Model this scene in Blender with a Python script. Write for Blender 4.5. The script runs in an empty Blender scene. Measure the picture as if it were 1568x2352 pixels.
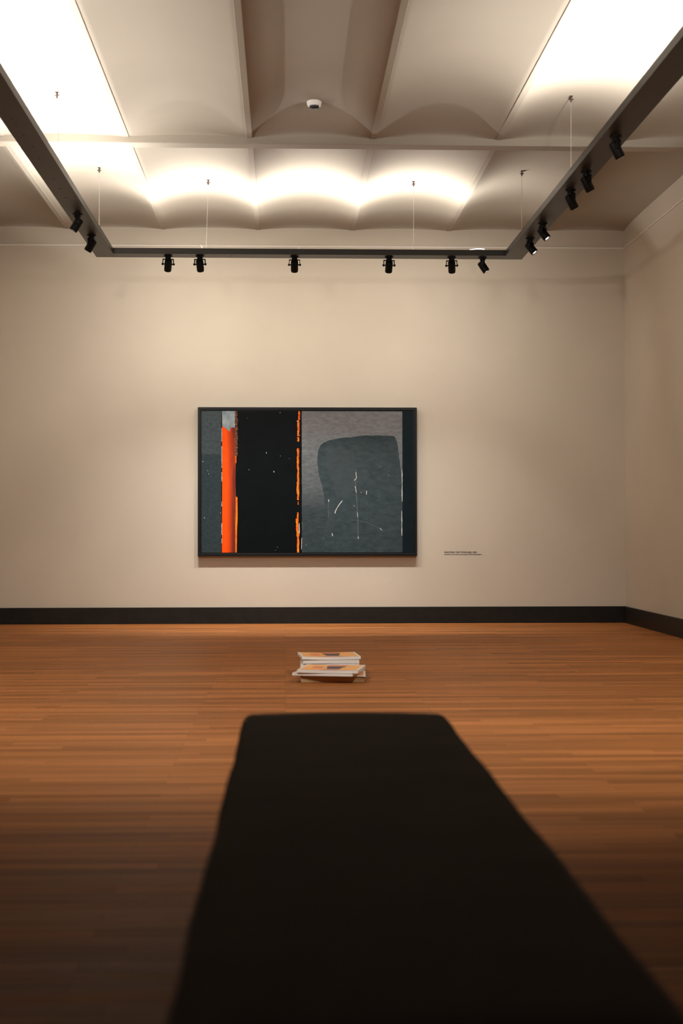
import bpy, bmesh, math, random
from mathutils import Vector, Matrix
random.seed(7)
PI = math.pi
SC = bpy.context.scene
COL = SC.collection

# ------------------------------------------------------------------ camera
cam_data = bpy.data.cameras.new('camera')
cam = bpy.data.objects.new('camera', cam_data); COL.objects.link(cam)
cam_data.sensor_fit = 'VERTICAL'; cam_data.sensor_width = 24.0; cam_data.sensor_height = 36.0
cam_data.lens = 3500.0 / 2352.0 * 36.0
yaw, pitch, roll = math.radians(2.123), math.radians(0.674), math.radians(-0.056)
right = Vector((math.cos(yaw), -math.sin(yaw), 0))
fwd = Vector((math.sin(yaw) * math.cos(pitch), math.cos(yaw) * math.cos(pitch), math.sin(pitch)))
up = right.cross(fwd)
r2 = math.cos(roll) * right + math.sin(roll) * up
u2 = -math.sin(roll) * right + math.cos(roll) * up
cam.matrix_world = Matrix(((r2.x, u2.x, -fwd.x, 0), (r2.y, u2.y, -fwd.y, 0), (r2.z, u2.z, -fwd.z, 0.9), (0, 0, 0, 1)))
cam_data.clip_start = 0.05; cam_data.clip_end = 100
cam_data.dof.use_dof = True; cam_data.dof.focus_distance = 14.3; cam_data.dof.aperture_fstop = 3.6
SC.camera = cam

# ------------------------------------------------------------------ world and exposure
world = bpy.data.worlds.new('world'); SC.world = world; world.use_nodes = True
world.node_tree.nodes['Background'].inputs[0].default_value = (1, .9, .8, 1)
world.node_tree.nodes['Background'].inputs[1].default_value = 0.02
SC.view_settings.view_transform = 'Standard'; SC.view_settings.look = 'None'
SC.view_settings.gamma = 1.0; SC.view_settings.use_curve_mapping = False
SC.view_settings.exposure = 0.15
SC.cycles.max_bounces = 10; SC.cycles.diffuse_bounces = 6

LED_COL = (1.0, 0.965, 0.925)
SPOT_COL = (1.0, 0.945, 0.88)
BEAM_COL = (1.0, 0.965, 0.94)
LED_SIDE = (23.5, 30.0)      # watts per metre of uplight, left and right arm
FILL_L, FILL_R = 270.0, 220.0  # watts of the two added fill lamps, left and right
LED_BACK = 26.0

# (beam, spill) watts of the five wall spotlights from left to right, and of those on the side arms
BACK_W = [(105, 60), (120, 29), (185, 17), (92, 26), (100, 49)]
SIDE_W = (4.5, 4.5)
BEAM_TILT = 22
# room figures (metres)
WALL_Y = 14.68; WALL_R = 3.298; WALL_L = -2.85; FRONT_Y = -3.0
RIB_X = [-2.083, -1.167, -0.26, 0.656, 1.585, 2.50]
RIB_Z = 3.792; SPRING_Z = 3.797; RISE = 0.110; END_DIP = 0.85; TRIM_Z = 3.633
BAYS_Y = [(11.37, 14.68), (7.78, 11.23), (4.19, 7.64), (0.60, 4.05), (-3.0, 0.46)]
BEAMS_Y = [(11.23, 11.37), (7.64, 7.78), (4.05, 4.19), (0.46, 0.60)]

# ------------------------------------------------------------------ node helpers
def new_mat(name, col=(.5, .5, .5), rough=.5, metal=0.0, spec=.5):
    m = bpy.data.materials.new(name); m.use_nodes = True
    b = m.node_tree.nodes['Principled BSDF']
    b.inputs['Base Color'].default_value = (*col, 1)
    b.inputs['Roughness'].default_value = rough
    b.inputs['Metallic'].default_value = metal
    b.inputs['Specular IOR Level'].default_value = spec
    return m, m.node_tree, b

def N(nt, kind, **kw):
    n = nt.nodes.new(kind)
    for k, v in kw.items(): setattr(n, k, v)
    return n

def coords(nt, scale=(1, 1, 1), out='Object', loc=(0, 0, 0)):
    tc = N(nt, 'ShaderNodeTexCoord'); mp = N(nt, 'ShaderNodeMapping')
    mp.inputs['Scale'].default_value = scale; mp.inputs['Location'].default_value = loc
    nt.links.new(tc.outputs[out], mp.inputs['Vector'])
    return mp.outputs['Vector']

def noise(nt, vec, scale, detail=3, rough=.5):
    n = N(nt, 'ShaderNodeTexNoise'); n.inputs['Scale'].default_value = scale
    n.inputs['Detail'].default_value = detail; n.inputs['Roughness'].default_value = rough
    nt.links.new(vec, n.inputs['Vector']); return n.outputs['Fac']

def ramp(nt, fac, stops):
    r = N(nt, 'ShaderNodeValToRGB'); e = r.color_ramp.elements
    while len(e) < len(stops): e.new(.5)
    for i, (p, c) in enumerate(stops):
        e[i].position = p; e[i].color = (*c, 1) if len(c) == 3 else c
    nt.links.new(fac, r.inputs['Fac']); return r.outputs['Color']

def mix(nt, fac, a, b, mode='MIX'):
    m = N(nt, 'ShaderNodeMix', data_type='RGBA', blend_type=mode)
    if isinstance(fac, (int, float)): m.inputs[0].default_value = fac
    else: nt.links.new(fac, m.inputs[0])
    for i, v in ((6, a), (7, b)):
        if isinstance(v, tuple): m.inputs[i].default_value = (*v, 1)
        else: nt.links.new(v, m.inputs[i])
    return m.outputs[2]

def bump(nt, bsdf, h, strength=.2, dist=.002):
    b = N(nt, 'ShaderNodeBump'); b.inputs['Strength'].default_value = strength; b.inputs['Distance'].default_value = dist
    nt.links.new(h, b.inputs['Height']); nt.links.new(b.outputs['Normal'], bsdf.inputs['Normal'])

# ------------------------------------------------------------------ materials
def plaster(name, col):
    m, nt, b = new_mat(name, col, .85, spec=.2)
    v = coords(nt)
    f = noise(nt, v, 1.3, 4)
    c = ramp(nt, f, [(.3, tuple(x * .97 for x in col)), (.7, tuple(min(1, x * 1.03) for x in col))])
    nt.links.new(c, b.inputs['Base Color'])
    bump(nt, b, noise(nt, v, 90, 3), .12, .001)
    return m
M_WALL = plaster('wall_paint', (.52, .462, .375))
M_CEIL = plaster('ceiling_paint', (.335, .293, .235))
M_TRIM = plaster('trim_paint', (.66, .61, .54))

def floor_mat():
    m, nt, b = new_mat('oak_strip_floor', (.4, .2, .09), .42, spec=.02)
    v = coords(nt)
    br = N(nt, 'ShaderNodeTexBrick'); br.offset = .37; br.offset_frequency = 2; br.squash = .8; br.squash_frequency = 3
    br.inputs['Scale'].default_value = 1.0
    br.inputs['Brick Width'].default_value = 1.15; br.inputs['Row Height'].default_value = .068
    br.inputs['Mortar Size'].default_value = .0009; br.inputs['Mortar Smooth'].default_value = .6
    br.inputs['Bias'].default_value = 0
    br.inputs['Color1'].default_value = (.265, .104, .032, 1); br.inputs['Color2'].default_value = (.42, .168, .056, 1)
    br.inputs['Mortar'].default_value = (.10, .040, .013, 1)
    nt.links.new(v, br.inputs['Vector'])
    st = noise(nt, coords(nt, (.9, 42, 1)), 1.0, 5, .6)
    st2 = noise(nt, coords(nt, (.35, 9, 1), loc=(3, 1, 0)), 1.0, 3, .55)
    c1 = mix(nt, .75, br.outputs['Color'], ramp(nt, st, [(.3, (.54, .50, .47)), (.7, (1.40, 1.36, 1.30))]), 'MULTIPLY')
    c2 = mix(nt, .8, c1, ramp(nt, st2, [(.3, (.68, .66, .64)), (.7, (1.28, 1.26, 1.22))]), 'MULTIPLY')
    nt.links.new(c2, b.inputs['Base Color'])
    rr = ramp(nt, st2, [(.2, (.36,) * 3), (.8, (.52,) * 3)])
    nt.links.new(rr, b.inputs['Roughness'])
    bump(nt, b, br.outputs['Fac'], -.15, .001)
    return m
M_FLOOR = floor_mat()

M_BASE, nt, b = new_mat('baseboard_paint', (.014, .012, .0105), .45, spec=.2)
nt.links.new(ramp(nt, noise(nt, coords(nt), 14, 3), [(.3, (.010, .009, .008)), (.7, (.015, .013, .011))]), b.inputs['Base Color'])

def metal_mat(name, col, rough, metal, spec=.5):
    m, nt, b = new_mat(name, col, rough, metal, spec)
    f = noise(nt, coords(nt), 25, 4)
    nt.links.new(ramp(nt, f, [(.3, (rough * .97,) * 3), (.7, (min(1, rough * 1.03),) * 3)]), b.inputs['Roughness'])
    return m
M_BAR = metal_mat('bar_powder_coat', (.018, .0155, .0125), .42, .05, .35)
M_BLACK = metal_mat('fixture_black', (.0045, .0045, .0042), .5, 0, .2)
M_STEEL = metal_mat('steel_cable', (.55, .50, .45), .35, .9)
M_FITTING = metal_mat('fitting_bronze', (.10, .07, .06), .5, .6)
M_HOLE = metal_mat('screw_black', (.006, .006, .005), .6, 0)

def emit_mat(name, col, strength):
    m, nt, b = new_mat(name, (.8, .8, .8), .4)
    b.inputs['Emission Color'].default_value = (*col, 1); b.inputs['Emission Strength'].default_value = strength
    return m
M_LED = emit_mat('led_diffuser', LED_COL, 2.0)
M_LENS = emit_mat('spot_lens', (1, .97, .92), 2.5)
M_LENS_DIM = emit_mat('spot_lens_far', (1, .97, .92), 0.8)

def fabric(name, col):
    m, nt, b = new_mat(name, col, .95, spec=.15)
    w = N(nt, 'ShaderNodeTexWave'); w.inputs['Scale'].default_value = 260; w.inputs['Distortion'].default_value = 1.5
    v = coords(nt); nt.links.new(v, w.inputs['Vector'])
    f = noise(nt, v, 6, 5)
    c = ramp(nt, f, [(.3, tuple(x * .82 for x in col)), (.7, tuple(x * 1.18 for x in col))])
    nt.links.new(c, b.inputs['Base Color'])
    bump(nt, b, w.outputs['Fac'], .3, .0008)
    b.inputs['Sheen Weight'].default_value = .08
    return m
M_SEAT = fabric('charcoal_felt', (.036, .030, .026))
M_PAPER, nt, b = new_mat('paper_edges', (.80, .77, .74), .8, spec=.2)
w = N(nt, 'ShaderNodeTexWave', bands_direction='Z'); w.inputs['Scale'].default_value = 260; w.inputs['Distortion'].default_value = .8
nt.links.new(coords(nt), w.inputs['Vector'])
nt.links.new(ramp(nt, w.outputs['Fac'], [(.1, (.80, .76, .71)), (.6, (.90, .87, .82))]), b.inputs['Base Color'])
def cover_paint(name, c1, c2):
    m, nt, b = new_mat(name, c1, .4)
    nt.links.new(ramp(nt, noise(nt, coords(nt, (6, 14, 1)), 1.4, 3), [(.35, c1), (.65, c2)]), b.inputs['Base Color'])
    return m
M_COVER_WHITE = cover_paint('cover_margin', (.88, .83, .77), (.90, .86, .80))
M_COVER_ORANGE = cover_paint('cover_orange', (.95, .40, .09), (.97, .50, .14))
M_COVER_RED = cover_paint('cover_red', (.78, .17, .06), (.82, .24, .09))
M_COVER_PINK = cover_paint('cover_pink', (.70, .30, .22), (.62, .22, .14))
M_COVER_DARK = cover_paint('cover_dark', (.030, .014, .012), (.045, .022, .017))
M_PALLET, nt, b = new_mat('pallet_pine', (.5, .3, .14), .6)
nt.links.new(ramp(nt, noise(nt, coords(nt, (3, 60, 60)), 1, 4), [(.3, (.40, .22, .095)), (.7, (.58, .36, .18))]), b.inputs['Base Color'])
M_DETECTOR, nt, b = new_mat('detector_plastic', (.80, .77, .72), .4)
nt.links.new(ramp(nt, noise(nt, coords(nt), 20), [(.3, (.78, .75, .70)), (.7, (.82, .79, .74))]), b.inputs['Base Color'])
M_TEXT, nt, b = new_mat('caption_vinyl', (.03, .022, .015), .6)
M_FRAME = metal_mat('frame_black_lacquer', (.0040, .0046, .0050), .38, 0, .25)

# ------------------------------------------------------------------ mesh helpers
def link(name, me, parent=None):
    o = bpy.data.objects.new(name, me); COL.objects.link(o)
    if parent: o.parent = parent
    return o

def from_bm(name, bm, mats, parent=None, smooth=None):
    bmesh.ops.recalc_face_normals(bm, faces=bm.faces)
    me = bpy.data.meshes.new(name); bm.to_mesh(me); bm.free()
    for m in (mats if isinstance(mats, (list, tuple)) else [mats]): me.materials.append(m)
    if smooth is not None:
        for p in me.polygons: p.use_smooth = True
        if smooth < 180: me.set_sharp_from_angle(angle=math.radians(smooth))
    return link(name, me, parent)

def bbox(bm, x0, x1, y0, y1, z0, z1, bev=0, seg=2):
    r = bmesh.ops.create_cube(bm, size=1)
    vs = r['verts']
    for v in vs:
        v.co = Vector((x0 + (v.co.x + .5) * (x1 - x0), y0 + (v.co.y + .5) * (y1 - y0), z0 + (v.co.z + .5) * (z1 - z0)))
    if bev:
        es = list({e for v in vs for e in v.link_edges})
        bmesh.ops.bevel(bm, geom=es, offset=bev, segments=seg, affect='EDGES', profile=.5)

def cyl(bm, p0, p1, r0, r1=None, seg=24, caps=True):
    p0, p1 = Vector(p0), Vector(p1); r1 = r0 if r1 is None else r1
    d = (p1 - p0); q = d.to_track_quat('Z', 'Y')
    rows = []
    for p, r in ((p0, r0), (p1, r1)):
        rows.append([bm.verts.new(p + q @ Vector((r * math.cos(2 * PI * i / seg), r * math.sin(2 * PI * i / seg), 0))) for i in range(seg)])
    for i in range(seg):
        bm.faces.new((rows[0][i], rows[0][(i + 1) % seg], rows[1][(i + 1) % seg], rows[1][i]))
    if caps: bm.faces.new(rows[0][::-1]); bm.faces.new(rows[1])

def lathe(bm, prof, seg=32, axis_pt=(0, 0, 0)):
    rows = []
    for r, z in prof:
        if r < 1e-6: rows.append([bm.verts.new((axis_pt[0], axis_pt[1], axis_pt[2] + z))])
        else: rows.append([bm.verts.new((axis_pt[0] + r * math.cos(2 * PI * i / seg), axis_pt[1] + r * math.sin(2 * PI * i / seg), axis_pt[2] + z)) for i in range(seg)])
    for a, c in zip(rows, rows[1:]):
        for i in range(seg):
            j = (i + 1) % seg
            if len(a) == 1 and len(c) == 1: continue
            if len(a) == 1: bm.faces.new((a[0], c[j], c[i]))
            elif len(c) == 1: bm.faces.new((a[i], a[j], c[0]))
            else: bm.faces.new((a[i], a[j], c[j], c[i]))

def tag(o, label, cat, group=None):
    o['label'] = label; o['category'] = cat
    if group: o['group'] = group
    return o
def thing(name, loc, label, cat, group=None, rotz=0):
    o = bpy.data.objects.new(name, None); COL.objects.link(o)
    o.empty_display_size = .05; o.location = loc; o.rotation_euler = (0, 0, rotz)
    return tag(o, label, cat, group)
def struct(name, bm, mat, smooth=None):
    o = from_bm(name, bm, mat, None, smooth); o['kind'] = 'structure'; return o

# ------------------------------------------------------------------ the room
bm = bmesh.new(); bbox(bm, WALL_L - .2, WALL_R + .2, FRONT_Y - .2, WALL_Y + .2, -.1, 0); struct('floor', bm, M_FLOOR)
bm = bmesh.new(); bbox(bm, WALL_L - .2, WALL_R + .2, WALL_Y, WALL_Y + .2, 0, 4.3); struct('wall_back', bm, M_WALL)
bm = bmesh.new(); bbox(bm, WALL_R, WALL_R + .2, FRONT_Y, WALL_Y, 0, 4.3); struct('wall_right', bm, M_WALL)
bm = bmesh.new(); bbox(bm, WALL_L - .2, WALL_L, FRONT_Y, WALL_Y, 0, 4.3); struct('wall_left', bm, M_WALL)
bm = bmesh.new(); bbox(bm, WALL_L - .2, WALL_R + .2, FRONT_Y - .2, FRONT_Y, 0, 4.3); struct('wall_front', bm, M_WALL)
BH = .158
bm = bmesh.new(); bbox(bm, WALL_L, WALL_R, WALL_Y - .02, WALL_Y, 0, BH, .002); struct('baseboard_back', bm, M_BASE)
bm = bmesh.new(); bbox(bm, WALL_R - .02, WALL_R, FRONT_Y, WALL_Y - .02, 0, BH, .002); struct('baseboard_right', bm, M_BASE)
bm = bmesh.new(); bbox(bm, WALL_L, WALL_L + .02, FRONT_Y, WALL_Y - .02, 0, BH, .002); struct('baseboard_left', bm, M_BASE)

def end_curve(d, L=.95):
    t = min(1, max(0, d / L)); return math.sqrt(max(0, 1 - (1 - t) ** 2))
def vault_z(x, y):
    xs = [-3.0] + RIB_X + [3.417]
    i = 0
    while i < len(xs) - 2 and x > xs[i + 1]: i += 1
    u = min(1, max(0, (x - xs[i] - .025) / (xs[i + 1] - xs[i] - .05)))
    h = 1 - abs(2 * u - 1) ** 2.1
    for y0, y1 in BAYS_Y:
        if y0 - .01 <= y <= y1 + .01:
            g = end_curve(min(y - y0, y1 - y)); break
    else: g = 0
    return SPRING_Z + RISE * h * ((1 - END_DIP) + END_DIP * g)
def build_ceiling():
    bm = bmesh.new()
    xs = [-3.0] + RIB_X + [3.417]
    gx = []
    for a, c in zip(xs, xs[1:]):
        gx += [a] + [a + .025 + (c - a - .05) * i / 28 for i in range(29)]
    gx.append(xs[-1])
    gx = [WALL_L - .1] + [x for x in gx if WALL_L - .1 < x < WALL_R + .1] + [WALL_R + .1]
    for y0, y1 in BAYS_Y:
        ts = [(1 - math.cos(PI * i / 44)) / 2 for i in range(45)]
        gy = [y0 + (y1 - y0) * t for t in ts]
        grid = [[bm.verts.new((x, y, vault_z(x, y))) for x in gx] for y in gy]
        for r, s in zip(grid, grid[1:]):
            for i in range(len(gx) - 1):
                bm.faces.new((r[i], s[i], s[i + 1], r[i + 1]))
    for f in bm.faces: f.normal_update()
    o = struct('ceiling', bm, M_CEIL, 180)
    if o.data.polygons[0].normal.z > 0: o.data.flip_normals()
    return o
build_ceiling()
n_trim = 0
def trim(bmf, mat):
    global n_trim
    n_trim += 1
    bm = bmesh.new(); bmf(bm); return struct('trim_%d' % n_trim, bm, mat)
for y0, y1 in BEAMS_Y:
    trim(lambda b: bbox(b, WALL_L, WALL_R, y0, y1, 3.75, 4.25, .006), M_CEIL)
for x in RIB_X:
    for y0, y1 in BAYS_Y:
        trim(lambda b: bbox(b, x - .025, x + .025, y0, y1, RIB_Z, 4.0, .005), M_CEIL)
trim(lambda b: bbox(b, WALL_L, WALL_R, WALL_Y - .014, WALL_Y, TRIM_Z - .008, TRIM_Z + .012, .003), M_TRIM)
trim(lambda b: bbox(b, WALL_R - .012, WALL_R, FRONT_Y, WALL_Y - .014, TRIM_Z - .004, TRIM_Z + .008, .003), M_TRIM)
trim(lambda b: bbox(b, WALL_L, WALL_L + .012, FRONT_Y, WALL_Y - .014, TRIM_Z - .004, TRIM_Z + .008, .003), M_TRIM)

# ------------------------------------------------------------------ bench in the foreground
def bench():
    cx, cy = .128, 2.5
    t = thing('bench', (cx, cy, 0), 'long low bench upholstered in charcoal felt, running toward the painting in the foreground', 'bench')
    pts = [(-.103, 3.758), (.396, 3.750), (.382, 1.33), (-.116, 1.31)]
    P = [Vector((x - cx, y - cy)) for x, y in pts]
    # rounded outline, far edge bowed a little
    out = []
    rad = [.035, .035, .10, .03]
    for i, p in enumerate(P):
        a = (P[i - 1] - p).normalized(); c = (P[(i + 1) % 4] - p).normalized()
        s, e = p + a * rad[i], p + c * rad[i]
        for k in range(9):
            q = k / 8; out.append((1 - q) ** 2 * s + 2 * q * (1 - q) * p + q * q * e)
        n = P[(i + 1) % 4]; s2 = e; e2 = n + (p - n).normalized() * rad[(i + 1) % 4]
        nrm = Vector(((e2 - s2).y, -(e2 - s2).x)).normalized() * -1
        mid = 36
        for k in range(1, mid):
            q = k / mid; pt = s2.lerp(e2, q)
            if i == 0: pt = pt + Vector((0, .035 * math.sin(PI * q) ** .8))
            elif i in (1, 3): pt = pt + Vector((math.copysign(1, pt.x) * (.0016 * math.sin(q * 19 + i) + .0008 * math.sin(q * 41)), 0))
            out.append(pt)
    def loft(levels, mat, name, parent):
        bm = bmesh.new(); rows = []
        for inset, z in levels:
            row = []
            n = len(out)
            for i, p in enumerate(out):
                d = (out[(i + 1) % n] - out[i - 1]); nn = Vector((d.y, -d.x)).normalized()
                c = Vector((0, 0)) - p
                if nn.dot(c) < 0: nn = -nn
                q = p + nn * inset
                row.append(bm.verts.new((q.x, q.y, z)))
            rows.append(row)
        n = len(out)
        for r, s in zip(rows, rows[1:]):
            for i in range(n): bm.faces.new((r[i], r[(i + 1) % n], s[(i + 1) % n], s[i]))
        bm.faces.new(rows[0][::-1])
        # domed top
        c = [bm.verts.new((v.co.x * .8, v.co.y * .93, levels[-1][1] + .0015)) for v in rows[-1]]
        for i in range(n): bm.faces.new((rows[-1][i], rows[-1][(i + 1) % n], c[(i + 1) % n], c[i]))
        bm.faces.new(c)
        return from_bm(name, bm, mat, parent, 60)
    loft([(.03, .300), (.004, .306), (0, .318), (0, .428), (.003, .438), (.010, .446), (.022, .450)], M_SEAT, 'seat_cushion', t)
    loft([(.02, .09), (.02, .304)], M_SEAT, 'upholstered_base', t)
    for sx in (-.17, .17):
        for sy in (-1.05, 1.0):
            bm = bmesh.new(); cyl(bm, (sx, sy, 0), (sx, sy, .1), .018, .024); from_bm('leg', bm, M_BLACK, t, 40)
bench()

# ------------------------------------------------------------------ pallet and catalogues
def pallet():
    t = thing('pallet', (.28, 9.335, 0), 'small low pine pallet on the floor under the two stacks of catalogues', 'pallet')
    for k, y in enumerate((-.33, -.11, .11, .33)):
        bm = bmesh.new(); bbox(bm, -.187, .187, y - .06 if 0 < k < 3 else (y if k == 0 else y - .12), y + .06 if 0 < k < 3 else (y + .12 if k == 0 else y), .020, .034, .002)
        from_bm('slat', bm, M_PALLET, t)
    for x in (-.172, 0, .172):
        bm = bmesh.new(); bbox(bm, x - .015, x + .015, -.328, .328, 0, .020, .001)
        from_bm('runner', bm, M_PALLET, t)
    bm = bmesh.new(); bbox(bm, -.187, .187, -.338, -.3305, 0, .034, .001); from_bm('front_board', bm, M_PALLET, t)
pallet()

def catalogue(w, d, h, bow=0.0, curl=0.0):
    """one thick catalogue: block of pages (thing mesh) with its printed cover on top"""
    def surf(x, y):   # lift of the sheets: sag or curl over the width
        return bow * (2 * x / w) ** 2 * (1 if x < 0 else .6) + curl * max(0, (x / w - .3)) * 2
    nx, ny = 14, 6
    bm = bmesh.new()
    lay = []
    for z in (0.0, h):
        lay.append([[bm.verts.new((-w / 2 + w * i / nx, -d / 2 + d * j / ny, z + surf(-w / 2 + w * i / nx, 0))) for i in range(nx + 1)] for j in range(ny + 1)])
    for k, g in enumerate(lay):
        for j in range(ny):
            for i in range(nx):
                bm.faces.new((g[j][i], g[j][i + 1], g[j + 1][i + 1], g[j + 1][i]))
    a, c = lay
    for i in range(nx):
        bm.faces.new((a[0][i], a[0][i + 1], c[0][i + 1], c[0][i])); bm.faces.new((a[ny][i], a[ny][i + 1], c[ny][i + 1], c[ny][i]))
    for j in range(ny):
        bm.faces.new((a[j][0], a[j + 1][0], c[j + 1][0], c[j][0])); bm.faces.new((a[j][nx], a[j + 1][nx], c[j + 1][nx], c[j][nx]))
    pages = bm
    cv = bmesh.new()
    e = .0004
    def sheet(poly, lift, mi, cols=10):
        # poly = (x0 bottom, x1 bottom, x0 top, x1 top, y0, y1)
        xb0, xb1, xt0, xt1, y0, y1 = poly
        rows = []
        for yy, xa, xc in ((y0, xb0, xb1), (y1, xt0, xt1)):
            rows.append([cv.verts.new((xa + (xc - xa) * i / cols, yy, h + lift + surf(xa + (xc - xa) * i / cols, 0))) for i in range(cols + 1)])
        for i in range(cols):
            f = cv.faces.new((rows[0][i], rows[0][i + 1], rows[1][i + 1], rows[1][i])); f.material_index = mi
    W, D = w / 2, d / 2
    sheet((-W, W, -W, W, -D, D), e, 0, 14)
    sheet((-W * .93, W * .93, -W * .93, W * .93, -D * .93, D * .93), 2 * e, 1, 14)
    sheet((-W * .62, -W * .30, -W * .66, -W * .32, -D * .35, D * .40), 3 * e, 2)
    sheet((-W * .30, W * .44, -W * .10, W * .30, -D * .93, -D * .50), 3 * e, 3)
    sheet((-W * .12, W * .34, -W * .26, W * .50, D * .45, D * .93), 3 * e, 2)
    sheet((-W * .10, W * .30, -W * .22, W * .44, -D * .50, D * .45), 3.6 * e, 4)
    return pages, cv

def place_catalogue(loc, rot, w, d, h, label, bow=0, curl=0):
    t = thing('catalogue', loc, label, 'book', 'catalogues stacked on the pallet', math.radians(rot))
    p, c = catalogue(w, d, h, bow, curl)
    from_bm('pages', p, M_PAPER, t)
    from_bm('cover', c, [M_COVER_WHITE, M_COVER_ORANGE, M_COVER_RED, M_COVER_PINK, M_COVER_DARK], t)['label'] = 'orange printed cover with a dark block'
z0 = .0345
place_catalogue((.296, 9.150, z0), -3, .372, .31, .007, 'bottom catalogue of the nearer stack, lying straight on the pallet')
place_catalogue((.262, 9.125, z0 + .0092), -14, .362, .37, .0145, 'middle catalogue of the nearer stack, sticking out at left')
place_catalogue((.280, 9.118, z0 + .0254), -10, .36, .37, .0165, 'top catalogue of the nearer stack, orange cover tilted to the right', bow=.003)
place_catalogue((.285, 9.520, z0), 2, .36, .345, .021, 'lowest catalogue of the farther stack, mostly hidden behind the nearer stack')
place_catalogue((.277, 9.525, z0 + .0232), -1, .362, .34, .021, 'second catalogue from the bottom of the farther stack')
place_catalogue((.278, 9.523, z0 + .0464), 1.5, .345, .345, .021, 'second catalogue from the top of the farther stack, set in at both ends')
place_catalogue((.272, 9.520, z0 + .0696), 4, .362, .345, .0165, 'topmost catalogue of the farther stack, highest orange cover', bow=.004)

# ------------------------------------------------------------------ framed picture
FX0, FX1, FZ0, FZ1 = -.833, 1.268, .648, 2.077
def picture():
    cx, cz = (FX0 + FX1) / 2, (FZ0 + FZ1) / 2
    t = thing('framed_picture', (cx, WALL_Y, FZ0), 'large black framed abstract picture with orange stripe hanging on the back wall', 'picture')
    W, H = FX1 - FX0, FZ1 - FZ0
    bm = bmesh.new(); fw, dep = .026, .066
    for a in ((-W / 2, W / 2, 0, fw), (-W / 2, W / 2, H - fw, H), (-W / 2, -W / 2 + fw, fw, H - fw), (W / 2 - fw, W / 2, fw, H - fw)):
        bbox(bm, a[0], a[1], -dep, -.002, a[2], a[3], .0015)
    from_bm('frame', bm, M_FRAME, t)
    # printed picture: u to the right, v downward, 0..1
    px0, px1, pz0, pz1 = -W / 2 + .036, W / 2 - .036, .036, H - .036
    PW, PH = px1 - px0, pz1 - pz0
    bm = bmesh.new(); bbox(bm, -W / 2 + fw, W / 2 - fw, -.050, -.004, fw, H - fw); from_bm('backing', bm, M_FRAME, t)
    base_y = -.052
    mats = []
    def pm(name, fn, rough=.5):
        m, nt, b = new_mat(name, (.1, .1, .1), rough, spec=.08); fn(nt, b); mats.append(m); return len(mats) - 1
    def vgrad(nt, stops, axis='Z', lo=pz0, hi=pz1):
        tc = N(nt, 'ShaderNodeTexCoord'); sp = N(nt, 'ShaderNodeSeparateXYZ'); nt.links.new(tc.outputs['Object'], sp.inputs[0])
        mr = N(nt, 'ShaderNodeMapRange'); mr.inputs[1].default_value = lo; mr.inputs[2].default_value = hi
        nt.links.new(sp.outputs[axis], mr.inputs[0]); return mr.outputs[0]
    def grey_left(nt, b):
        f = vgrad(nt, None)
        c = ramp(nt, f, [(0, (0.0258, 0.0388, 0.0443)), (.45, (0.0224, 0.0349, 0.0400)), (.69, (0.0258, 0.0388, 0.0443)), (.70, (0.0447, 0.0611, 0.0670)), (1, (0.0516, 0.0679, 0.0734))])
        n = noise(nt, coords(nt, (14, 1, 14)), 2.5, 5, .65)
        nt.links.new(mix(nt, .8, c, ramp(nt, n, [(.3, (.65,) * 3), (.7, (1.3,) * 3)]), 'MULTIPLY'), b.inputs['Base Color'])
    def slate(nt, b):
        n = noise(nt, coords(nt, (9, 1, 6)), 2, 4)
        nt.links.new(ramp(nt, n, [(.3, (0.1462, 0.1940, 0.2322)), (.7, (0.3000, 0.3400, 0.3550))]), b.inputs['Base Color'])
    x_of = lambda u: px0 + u * PW
    def orange(nt, b):
        f = vgrad(nt, None, 'X', x_of(.094), x_of(.163))
        c = ramp(nt, f, [(0, (0.8500, 0.0750, 0.0030)), (.30, (0.8000, 0.0750, 0.0040)), (.58, (0.4200, 0.0450, 0.0080)), (.78, (0.1300, 0.0220, 0.0130)), (.92, (0.1500, 0.0240, 0.0130)), (1, (0.3000, 0.0400, 0.0100))])
        n = noise(nt, coords(nt, (10, 1, 1.2)), 3, 4)
        f2 = vgrad(nt, None, 'Z')
        c2 = mix(nt, ramp(nt, n, [(.50, (0,) * 3), (.80, (.25,) * 3)]), c, (1.0000, 0.1000, 0.0040))
        nt.links.new(c2, b.inputs['Base Color'])
    def orange_hot(nt, b):
        n = noise(nt, coords(nt, (30, 1, 12)), 2, 4)
        nt.links.new(ramp(nt, n, [(.3, (0.7500, 0.0700, 0.0040)), (.5, (1.0000, 0.1600, 0.0060)), (.75, (1.0000, 0.3000, 0.0200))]), b.inputs['Base Color'])
    def black(nt, b):
        n = noise(nt, coords(nt, (3, 1, 5)), 2, 5)
        nt.links.new(ramp(nt, n, [(.3, (.0010, .0022, .0028)), (.75, (.0022, .0037, .0043))]), b.inputs['Base Color'])
    def grey_field(nt, b):
        f = vgrad(nt, None)
        v = coords(nt, (5, 1, 12)); n = noise(nt, v, 3, 6, .7)
        big = noise(nt, coords(nt), 1.8, 3)
        add = N(nt, 'ShaderNodeMath', operation='MULTIPLY_ADD'); add.inputs[1].default_value = .16; nt.links.new(big, add.inputs[0]); nt.links.new(f, add.inputs[2])
        c = ramp(nt, add.outputs[0], [(.10, (0.0292, 0.0436, 0.0486)), (.38, (0.0344, 0.0485, 0.0529)), (.55, (0.0903, 0.1048, 0.1102)), (.80, (0.1333, 0.1455, 0.1534)), (1.0, (0.1376, 0.1339, 0.1382))])
        nt.links.new(mix(nt, .7, c, ramp(nt, n, [(.3, (.60,) * 3), (.7, (1.36,) * 3)]), 'MULTIPLY'), b.inputs['Base Color'])
        bump(nt, b, noise(nt, coords(nt, (10, 1, 26)), 2, 5), .5, .004)
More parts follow.
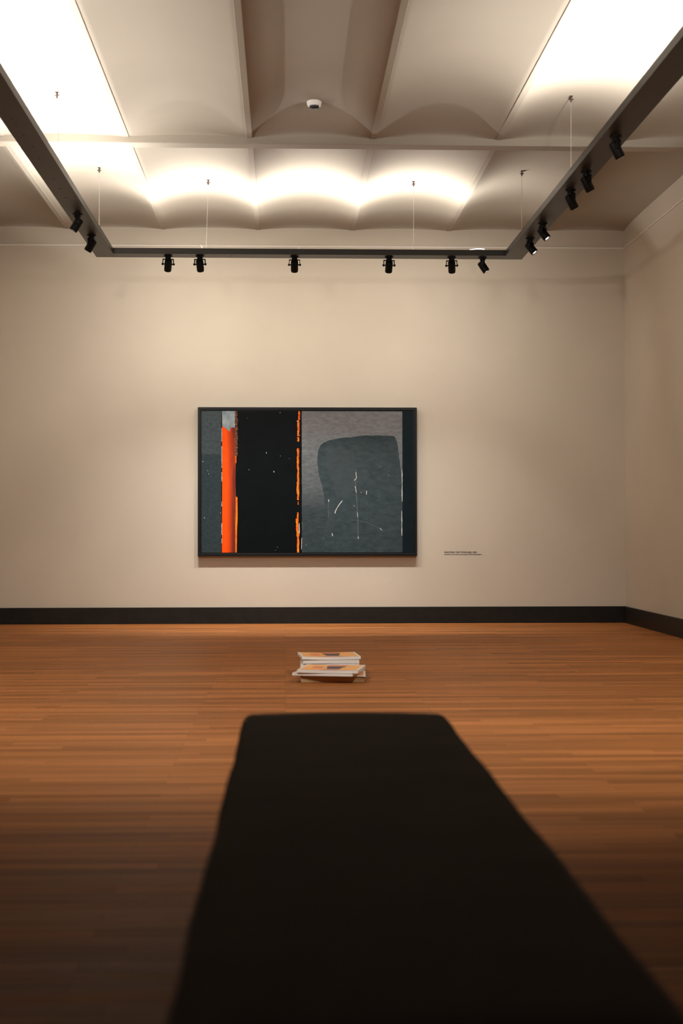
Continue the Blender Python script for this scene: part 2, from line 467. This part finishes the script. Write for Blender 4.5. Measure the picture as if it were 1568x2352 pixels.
    def blot(nt, b):
        f = vgrad(nt, None)
        n = noise(nt, coords(nt, (4, 1, 7)), 3, 6, .65)
        c = ramp(nt, f, [(0, (0.0310, 0.0456, 0.0508)), (.35, (0.0344, 0.0495, 0.0551)), (.72, (0.0361, 0.0514, 0.0562)), (.82, (0.0258, 0.0378, 0.0421))])
        nt.links.new(mix(nt, .8, c, ramp(nt, n, [(.3, (.68,) * 3), (.7, (1.36,) * 3)]), 'MULTIPLY'), b.inputs['Base Color'])
    def patch(nt, b):
        n = noise(nt, coords(nt, (4, 1, 7)), 3, 6, .65)
        nt.links.new(ramp(nt, n, [(.3, (0.0361, 0.0504, 0.0551)), (.7, (0.0482, 0.0640, 0.0691))]), b.inputs['Base Color'])
    def teal(nt, b):
        n = noise(nt, coords(nt, (4, 1, 4)), 3, 3)
        nt.links.new(ramp(nt, n, [(.3, (0.0036, 0.0082, 0.0113)), (.7, (0.0056, 0.0116, 0.0157))]), b.inputs['Base Color'])
    def white(nt, b):
        n = noise(nt, coords(nt, (40, 1, 40)), 2, 3)
        nt.links.new(ramp(nt, n, [(.3, (0.3000, 0.3200, 0.3000)), (.6, (0.6200, 0.6300, 0.6000))]), b.inputs['Base Color'])
    def faint(nt, b): b.inputs['Base Color'].default_value = (.10, .115, .11, 1)
    def rust(nt, b):
        n = noise(nt, coords(nt, (60, 1, 50)), 2, 4)
        nt.links.new(ramp(nt, n, [(.42, (0.0086, 0.0097, 0.0108)), (.55, (0.2000, 0.0700, 0.0350)), (.72, (0.4200, 0.2000, 0.1300))]), b.inputs['Base Color'])
    GL, SL, OR, OH, BK, GF, BL, PA, TE, WH, FA, RU = [pm('print_' + nme, fn) for nme, fn in (
        ('grey_left', grey_left), ('slate', slate), ('orange', orange), ('bright_orange', orange_hot), ('black', black), ('grey_field', grey_field),
        ('dark_shape', blot), ('pale_patch', patch), ('dark_teal', teal), ('white_paint', white), ('faint_scratch', faint), ('rust', rust))]
    pb = bmesh.new()
    def U(x): return px0 + (x - 98) / 1377 * PW
    def V(y): return pz1 - (y - 103) / 917 * PH
    def poly(pts, mi, lift):
        f = pb.faces.new([pb.verts.new((U(x), base_y - lift * .00025, V(y))) for x, y in pts]); f.material_index = mi
    def rough(pts, amp, rnd=random.Random(11)):
        o = []
        for (xa, ya), (xb, yb) in zip(pts, pts[1:] + pts[:1]):
            n = max(1, int(math.hypot(xb - xa, yb - ya) / 14))
            for k in range(n):
                a = amp if k else amp * .4
                o.append((xa + (xb - xa) * k / n + rnd.uniform(-a, a), ya + (yb - ya) * k / n + rnd.uniform(-a, a)))
        return o
    def rect(x0, x1, y0, y1, mi, lift): poly([(x0, y0), (x1, y0), (x1, y1), (x0, y1)], mi, lift)
    rnd = random.Random(5)
    def ragged(x0, x1, y0, y1, mi, lift, amp=3, step=14):
        ys = [y0]
        while ys[-1] < y1 - step: ys.append(ys[-1] + step * rnd.uniform(.6, 1.3))
        ys.append(y1)
        l = [(x0 + rnd.uniform(-amp, amp), y) for y in ys]; r = [(x1 + rnd.uniform(-amp, amp), y) for y in ys]
        for i in range(len(ys) - 1): poly([l[i], r[i], r[i + 1], l[i + 1]], mi, lift)
    def stroke(pts, w, mi, lift):
        for (xa, ya), (xb, yb) in zip(pts, pts[1:]):
            d = Vector((xb - xa, yb - ya)); n = Vector((-d.y, d.x)).normalized() * w / 2
            poly([(xa + n.x, ya + n.y), (xb + n.x, yb + n.y), (xb - n.x, yb - n.y), (xa - n.x, ya - n.y)], mi, lift)
    rect(98, 1475, 103, 1020, BK, 0)
    rect(98, 226, 103, 1020, GL, 1)
    ragged(226, 230, 103, 1020, BK, 2, 1)
    for y0, y1 in ((215, 300), (330, 470), (500, 560), (690, 720), (830, 905), (930, 960)): ragged(227, 230, y0, y1, WH, 3, .8, 20)
    poly([(229, 103), (318, 103), (316, 215), (300, 207), (292, 214), (287, 204), (281, 236), (262, 222), (232, 200)], SL, 2)
    poly([(231, 200), (262, 222), (281, 236), (287, 204), (292, 214), (300, 207), (316, 215), (319, 440), (317, 560), (320, 660), (322, 1020), (228, 1020), (231, 700)], OR, 2)
    poly([(320, 658), (330, 662), (331, 800), (327, 880), (325, 1020), (318, 1020), (316, 860), (319, 780)], OH, 3)
    ragged(314, 331, 103, 395, RU, 3, 3, 9); ragged(318, 323, 395, 440, OH, 3, 1)
    for y0, y1, x0, x1 in ((103, 160, 726, 736), (160, 265, 721, 734), (272, 300, 720, 731), (345, 470, 718, 729), (470, 560, 720, 731), (560, 640, 716, 730), (640, 680, 719, 729), (690, 710, 721, 727),
                           (760, 800, 718, 727), (800, 880, 711, 726), (880, 915, 713, 731), (915, 1020, 717, 730)):
        ragged(x0, x1, y0, y1, OH, 3, 2.2, 9)
    for y0, y1 in ((120, 260), (350, 400), (530, 620), (830, 900)): ragged(729, 734, y0, y1, WH if y0 == 830 else RU, 4, 1.2, 12)
    rect(748, 1405, 103, 1020, GF, 1)
    ragged(738, 748, 103, 1020, BK, 2, 1.5, 20)
    stroke([(748, 925), (746, 1000)], 3, WH, 4); stroke([(752, 820), (753, 870)], 3, FA, 4)
    poly(rough([(850, 400), (856, 355), (870, 325), (892, 306), (920, 294), (950, 289), (1000, 277), (1080, 270), (1105, 268), (1165, 259), (1200, 262), (1240, 259), (1300, 262), (1345, 264), (1358, 270), (1370, 300),
          (1378, 350), (1388, 430), (1398, 520), (1404, 620), (1404, 1020), (893, 1020), (900, 930), (906, 850), (918, 800), (915, 770), (895, 700), (890, 640), (882, 590), (866, 540), (856, 490), (850, 445)], 1.6), BL, 2)
    poly(rough([(925, 345), (1010, 335), (1085, 375), (1090, 430), (1092, 500), (1160, 480), (1190, 520), (1170, 570), (1100, 575), (1090, 615), (1040, 640), (985, 668), (965, 640), (955, 560), (930, 520), (905, 440), (908, 380)], 7), PA, 3)
    rect(1405, 1475, 103, 1020, TE, 1)
    ragged(1401, 1405, 480, 690, WH, 3, 1.4, 20); ragged(1399, 1403, 750, 910, WH, 3, 1.2, 14); ragged(1402, 1405, 230, 330, FA, 3, .8, 20)
    stroke([(1012, 684), (996, 704), (980, 728), (968, 750), (964, 767)], 5, WH, 5)
    stroke([(1102, 480), (1104, 520), (1098, 560), (1100, 600), (1104, 640), (1107, 690), (1110, 740), (1113, 800), (1115, 925)], 4, FA, 4)
    stroke([(1101, 500), (1105, 535), (1099, 545), (1090, 552)], 4, WH, 5); stroke([(1096, 590), (1104, 632)], 3.5, WH, 5)
    stroke([(1110, 760), (1113, 790)], 3, WH, 5); stroke([(1115, 918), (1117, 930)], 5, WH, 5)
    stroke([(923, 676), (921, 740), (924, 800)], 2.5, FA, 5); stroke([(923, 676), (924, 692)], 5, WH, 6); stroke([(945, 895), (948, 914)], 5, WH, 5)
    stroke([(1171, 620), (1170, 645)], 4, WH, 5)
    stroke([(1060, 808), (1110, 812), (1160, 822), (1210, 840), (1250, 860), (1280, 885)], 2, FA, 5)
    stroke([(1258, 862), (1270, 876)], 3, WH, 6)
    for x, y, s in ((518, 374, 6), (567, 496, 7), (607, 113, 4), (609, 394, 4), (406, 484, 4), (589, 985, 4), (576, 1005, 3), (137, 489, 4), (143, 511, 4), (116, 795, 5), (106, 430, 5), (221, 762, 5), (395, 148, 3),
                    (1315, 520, 4), (1260, 462, 3), (1090, 718, 4), (1135, 630, 4), (890, 930, 3), (718, 168, 5), (775, 972, 4), (668, 412, 3)):
        s *= .72
        poly([(x - s * .5, y - s), (x + s * .4, y - s * .8), (x + s * .5, y + s * .9), (x - s * .4, y + s)], WH, 6)
    # faces all look toward the room
    me = bpy.data.meshes.new('print')
    for f in pb.faces:
        f.normal_update()
        if f.normal.y > 0: f.normal_flip()
    pb.to_mesh(me); pb.free()
    for m in mats: me.materials.append(m)
    link('print', me, t)
picture()

# ------------------------------------------------------------------ wall caption
def caption():
    t = thing('wall_caption', (1.537, WALL_Y, .645), 'small two-line black lettered caption on the wall right of the picture', 'caption')
    for name, s, width, zb, bold in (('title_line', 'PAINTING THE TOWN #22, 2021', .316, .675 - .645, .0),
                                     ('credit_line', 'COURTESY OF THE ARTIST AND GABRIELE TROPPI GALERIE, BERLIN', .366, .656 - .645, 0)):
        cu = bpy.data.curves.new(name, 'FONT'); cu.body = s; cu.size = 1; cu.extrude = 0; cu.offset = .03
        o = bpy.data.objects.new('caption_line', cu); COL.objects.link(o)
        dg = bpy.context.evaluated_depsgraph_get(); me = bpy.data.meshes.new_from_object(o.evaluated_get(dg))
        bpy.data.objects.remove(o)
        xs = [v.co.x for v in me.vertices]; k = width / (max(xs) - min(xs)); x0 = min(xs)
        for v in me.vertices: v.co = Vector(((v.co.x - x0) * k, -.0012, zb + v.co.y * k))
        me.materials.clear(); me.materials.append(M_TEXT); me.name = name
        link(name, me, t)
caption()

# ------------------------------------------------------------------ suspended bar with uplights
BZ0, BZ1 = 3.2526, 3.3015
BLX, BRX, BBY = (-1.622, -1.460), (1.895, 2.061), (12.994, 13.175)
BAR_NEAR = 5.5
def light_bar():
    t = thing('suspended_light_bar', (.225, BBY[0], BZ0), 'dark U-shaped lighting bar hung on wires below the vaulted ceiling', 'light fixture')
    ox, oy, oz = t.location
    def bx(bm, x0, x1, y0, y1, z0, z1, bev=0): bbox(bm, x0 - ox, x1 - ox, y0 - oy, y1 - oy, z0 - oz, z1 - oz, bev)
    e = .0
    for name, x0, x1, y0, y1, lips in (
        ('back_rail', BLX[0], BRX[1], BBY[0], BBY[1], [(BLX[0], BRX[1], BBY[1] - .004, BBY[1]), (BLX[1] - .004, BRX[0] + .004, BBY[0], BBY[0] + .004)]),
        ('side_rail', BLX[0], BLX[1], BAR_NEAR, BBY[0], [(BLX[0], BLX[0] + .004, BAR_NEAR, BBY[0]), (BLX[1] - .004, BLX[1], BAR_NEAR, BBY[0])]),
        ('side_rail', BRX[0], BRX[1], BAR_NEAR, BBY[0], [(BRX[1] - .004, BRX[1], BAR_NEAR, BBY[0]), (BRX[0], BRX[0] + .004, BAR_NEAR, BBY[0])])):
        bm = bmesh.new(); bx(bm, x0, x1, y0, y1, BZ0, BZ0 + .016, .001)
        for l in lips: bx(bm, *l, BZ0 + .015, BZ1)
        from_bm(name, bm, M_BAR, t)
    def led(x0, x1, y0, y1, wpm):
        bm = bmesh.new(); bx(bm, x0, x1, y0, y1, LED_Z - .011, LED_Z - .001, .001)
        from_bm('led_strip', bm, M_LED, t)
        L = bpy.data.lights.new('uplight', 'AREA'); L.shape = 'RECTANGLE'
        ln = max(x1 - x0, y1 - y0); L.size, L.size_y = x1 - x0, y1 - y0; L.energy = wpm * ln; L.color = LED_COL
        o = bpy.data.objects.new('uplight', L); COL.objects.link(o); o.parent = t
        o.location = ((x0 + x1) / 2 - ox, (y0 + y1) / 2 - oy, LED_Z - oz); o.rotation_euler = (PI, 0, 0)
    led(-1.32, 1.62, BBY[1] - .070, BBY[1] - .046, LED_BACK)
    led(BLX[0] + .046, BLX[0] + .070, 7.7, 12.6, LED_SIDE[0])
    led(BRX[1] - .070, BRX[1] - .046, 7.7, 10.05, LED_SIDE[1])
    for x, y, tx, ty, pw in ((-1.54, 5.6, .0, 9.0, FILL_L), (1.98, 5.6, .9, 8.0, FILL_R)):  # added fill lamps without fixtures, out of view, brightening floor and catalogues
        L = bpy.data.lights.new('fill_lamp', 'SPOT'); L.energy = pw; L.color = SPOT_COL; L.spot_size = math.radians(138); L.spot_blend = 1; L.shadow_soft_size = .035
        o = bpy.data.objects.new('fill_lamp', L); COL.objects.link(o); o.parent = t
        o.location = (x - ox, y - oy, BZ0 - .13 - oz)
        o.rotation_euler = Vector((tx - x, ty - y, -(BZ0 - .13))).to_track_quat('-Z', 'Y').to_euler()
    # a loose end of the strip curling up over the inner edge
    bm = bmesh.new()
    for i in range(10):
        a, c = i / 10, (i + 1) / 10
        z = lambda q: BZ1 + .002 + .010 * math.sin(q * PI * .8)
        x = lambda q: 1.585 + .127 * q
        for y in (BBY[0] + .004,):
            vs = [bm.verts.new((x(q) - ox, y + dy - oy, z(q) - oz)) for q, dy in ((a, 0), (c, 0), (c, .03), (a, .03))]
            bm.faces.new(vs)
    bmesh.ops.remove_doubles(bm, verts=bm.verts, dist=1e-5)
    r = bmesh.ops.extrude_face_region(bm, geom=list(bm.faces)); bmesh.ops.translate(bm, verts=[v for v in r['geom'] if isinstance(v, bmesh.types.BMVert)], vec=(0, 0, .002))
    from_bm('led_strip_end', bm, M_LED, t)
    # short curled wire ends standing on the back rail
    for wx, hh in ((-.718, .031), (.114, .016), (1.39, .008)):
        bm = bmesh.new(); pts = []
        for i in range(9):
            q = i / 8; pts.append(Vector((wx - ox + .012 * math.sin(q * PI * 1.1) - (.010 if i == 0 else 0), BBY[0] + .012 - oy, BZ1 + hh * q - oz)))
        for a, c in zip(pts, pts[1:]): cyl(bm, a, c, .0022, seg=8)
        from_bm('wire_end', bm, M_STEEL, t, 60)
    for x, y in ((-1.6, 8.96), (-1.595, 9.08), (-1.592, 9.33), (-1.579, 9.60), (-1.59, 9.91), (-1.585, 10.49), (-1.583, 10.78), (-1.584, 11.08), (-1.583, 13.41), (-.467, 13.37)):
        x *= .977; y *= .977
        bm = bmesh.new(); cyl(bm, (x - ox, y - oy, BZ0 - .0012 - oz), (x - ox, y - oy, BZ0 + .001 - oz), .008, seg=16); from_bm('screw', bm, M_HOLE, t)
LED_Z = 3.276
light_bar()

# suspension wires
CABLES = [(-1.596, 10.726, -1.578, 'wire holding the left arm of the light bar, nearer the camera'),
          (-1.571, 12.952, -1.571, 'wire holding the left arm of the light bar, near its back corner'),
          (-.672, 13.390, -.690, 'wire holding the back arm of the light bar, left of the middle'),
          (1.136, 13.395, 1.136, 'wire holding the back arm of the light bar, right of the middle'),
          (2.027, 10.70, 2.025, 'wire holding the right arm of the light bar, before the cross beam'),
          (2.029, 12.959, 2.027, 'wire with a bent ceiling hook holding the right arm near its back corner'),
          (2.040, 8.55, 2.030, 'wire of the right arm at the top edge of the photo')]
def cables():
    root_mesh = None
    for k, (xt, y, xb, lab) in enumerate(CABLES):
        xt *= .977; y *= .977; xb *= .977
        zt = vault_z(xt, y)
        t = thing('suspension_wire', (xt, y, BZ1), 'thin steel ' + lab, 'wire', 'suspension wires of the light bar')
        bm = bmesh.new(); cyl(bm, (xb - xt, 0, 0), (0, 0, zt - BZ1 - .03), .0016, seg=10); from_bm('wire', bm, M_STEEL, t, 60)
        bm = bmesh.new(); H = zt - BZ1
        lathe(bm, [(0, H - .044), (.004, H - .044), (.006, H - .036), (.006, H - .027), (.017, H - .026), (.017, H - .021), (.006, H - .020), (.0055, H - .004), (.013, H - .003), (.013, H + .001), (0, H + .001)], 20)
        if k == 5:
            cyl(bm, (0, 0, H - .004), (.030, 0, H + .001), .0045, seg=10)
        from_bm('ceiling_fitting', bm, M_FITTING, t, 40)
cables()

# ------------------------------------------------------------------ track spotlights
def spot_meshes():
    a = bmesh.new(); lathe(a, [(0, .002), (.036, .002), (.036, -.008), (.024, -.010), (.024, -.026), (.018, -.029), (0, -.029)], 28)
    y = bmesh.new()
    bbox(y, -.016, .016, -.048, .048, -.034, -.028, .001)
    for s in (-1, 1):
        bbox(y, -.015, .015, s * .045 - .003, s * .045 + .003, -.082, -.030, .001)
    h = bmesh.new()   # head along -Z about its pivot
    lathe(h, [(0, .039), (.023, .039), (.029, .035), (.0315, .026), (.0315, -.052), (.029, -.063), (.026, -.064), (.026, -.055), (0, -.055)], 36)
    for s in (-1, 1): cyl(h, (0, s * .029, 0), (0, s * .046, 0), .006, seg=14)
    k = []
    for s in (-1, 1):
        kb = bmesh.new(); cyl(kb, (0, s * .047, -.072), (0, s * .056, -.072), .009, seg=18); k.append(kb)
    l = bmesh.new(); lathe(l, [(0, -.0600), (.010, -.0594), (.0155, -.0580), (.0155, -.055), (0, -.055)], 30)
    rf = bmesh.new(); lathe(rf, [(.0150, -.0556), (.0200, -.0585), (.0258, -.0636), (.0258, -.0640), (.0262, -.0640)], 30)
    return [('adapter', a), ('yoke', y), ('pivot_knob', k[0]), ('pivot_knob', k[1])], ('head', h), ('lens', l), ('reflector', rf)
ME = {}
def spotlight(loc, phi, tilt, label, power, bright=False, group='spotlights on the light bar', drop=.0):
    parts, head, lens, refl = SPOT
    t = thing('spotlight', loc, label, 'spotlight', group, math.radians(phi))
    for nme, me in parts: link(nme, me, t)
    hd = link('head', head[1], t); hd.location = (0, 0, -.072); hd.rotation_euler = (0, -math.radians(tilt), 0)
    ln = link('lens', lens[1] if bright else LENS_DIM, hd)
    link('reflector', refl[1], hd)
    if bright: ln['label'] = 'glowing white lens'
    for nm, pw, sz, dt in (('beam', power[0], 66, BEAM_TILT - tilt), ('spill', power[1], 150, 32)):
        if pw <= 0: continue
        L = bpy.data.lights.new(nm, 'SPOT'); L.energy = pw; L.color = BEAM_COL if nm == 'beam' else SPOT_COL; L.spot_size = math.radians(sz); L.spot_blend = 1; L.shadow_soft_size = .02
        b = bpy.data.objects.new(nm, L); COL.objects.link(b); b.parent = hd; b.location = (0, 0, -.069)
        b.rotation_euler = (0, -math.radians(dt), 0)
    return t
def prep():
    parts, head, lens, refl = spot_meshes()
    def mk(n, bm, mat):
        bmesh.ops.recalc_face_normals(bm, faces=bm.faces)
        me = bpy.data.meshes.new(n); bm.to_mesh(me); bm.free(); me.materials.append(mat)
        for p in me.polygons: p.use_smooth = True
        me.set_sharp_from_angle(angle=math.radians(35)); return me
    P = [(n, mk(n, bm, M_BLACK)) for n, bm in parts]
    h = mk('head', head[1], M_BLACK); l = mk('lens', lens[1], M_LENS)
    l2 = l.copy(); l2.materials.clear(); l2.materials.append(M_LENS_DIM)
    return P, ('head', h), ('lens', l), ('reflector', mk('reflector', refl[1], M_STEEL)), l2
*SPOT, LENS_DIM = prep()
BY = 13.087
for x, phi, tilt, pw, lab in (
    (-1.023, 101, 34, BACK_W[0], 'black spotlight farthest left on the back arm of the light bar'),
    (-.745, 84, 34, BACK_W[1], 'second black spotlight from the left on the back arm'),
    (.085, 90, 34, BACK_W[2], 'black spotlight near the middle of the back arm, third from the left'),
    (.918, 93, 34, BACK_W[3], 'black spotlight on the back arm right of the middle, fourth from the left'),
    (1.473, 81, 34, BACK_W[4], 'fifth black spotlight from the left on the back arm')):
    spotlight((x * .977, BY, BZ0), phi, tilt, lab, pw)
spotlight((1.707, BY, BZ0), -12, 33, 'black spotlight turned sideways, farthest right on the back arm', (8, 8), bright=True)
for y, phi, tilt, br, lab in (
    (12.50, -28, 40, True, 'black spotlight with glowing lens nearest the back corner on the right arm'),
    (11.884, -30, 38, True, 'second black spotlight from the back corner on the right arm, lens glowing'),
    (10.713, 14, 30, False, 'middle one of the five black spotlights on the right arm'),
    (10.150, 14, 30, False, 'fourth black spotlight from the back corner on the right arm'),
    (9.237, 8, 28, False, 'black spotlight nearest the camera on the right arm')):
    spotlight((1.978, y * .977, BZ0), phi, tilt, lab, SIDE_W, bright=br)
for y, phi, tilt, br, lab in (
    (12.482, 166, 32, False, 'black spotlight nearest the back corner on the left arm'),
    (11.645, 186, 32, True, 'black spotlight farther from the back corner on the left arm')):
    spotlight((-1.541, y * .977, BZ0), phi, tilt, lab, SIDE_W, bright=br)

# ------------------------------------------------------------------ smoke detector
def detector():
    x, y = .206, 10.64
    z = vault_z(x, y)
    t = thing('smoke_detector', (x, y, z), 'small white round smoke detector on the dark middle vault of the ceiling', 'smoke detector')
    bm = bmesh.new(); lathe(bm, [(0, .004), (.052, .004), (.052, -.010), (.047, -.030), (.036, -.032), (0, -.032)], 36); from_bm('housing', bm, M_DETECTOR, t, 40)
    bm = bmesh.new(); lathe(bm, [(.030, -.031), (.034, -.034), (.032, -.046), (.024, -.050), (0, -.050)], 32); from_bm('sensor_grille', bm, M_HOLE, t, 40)
detector()
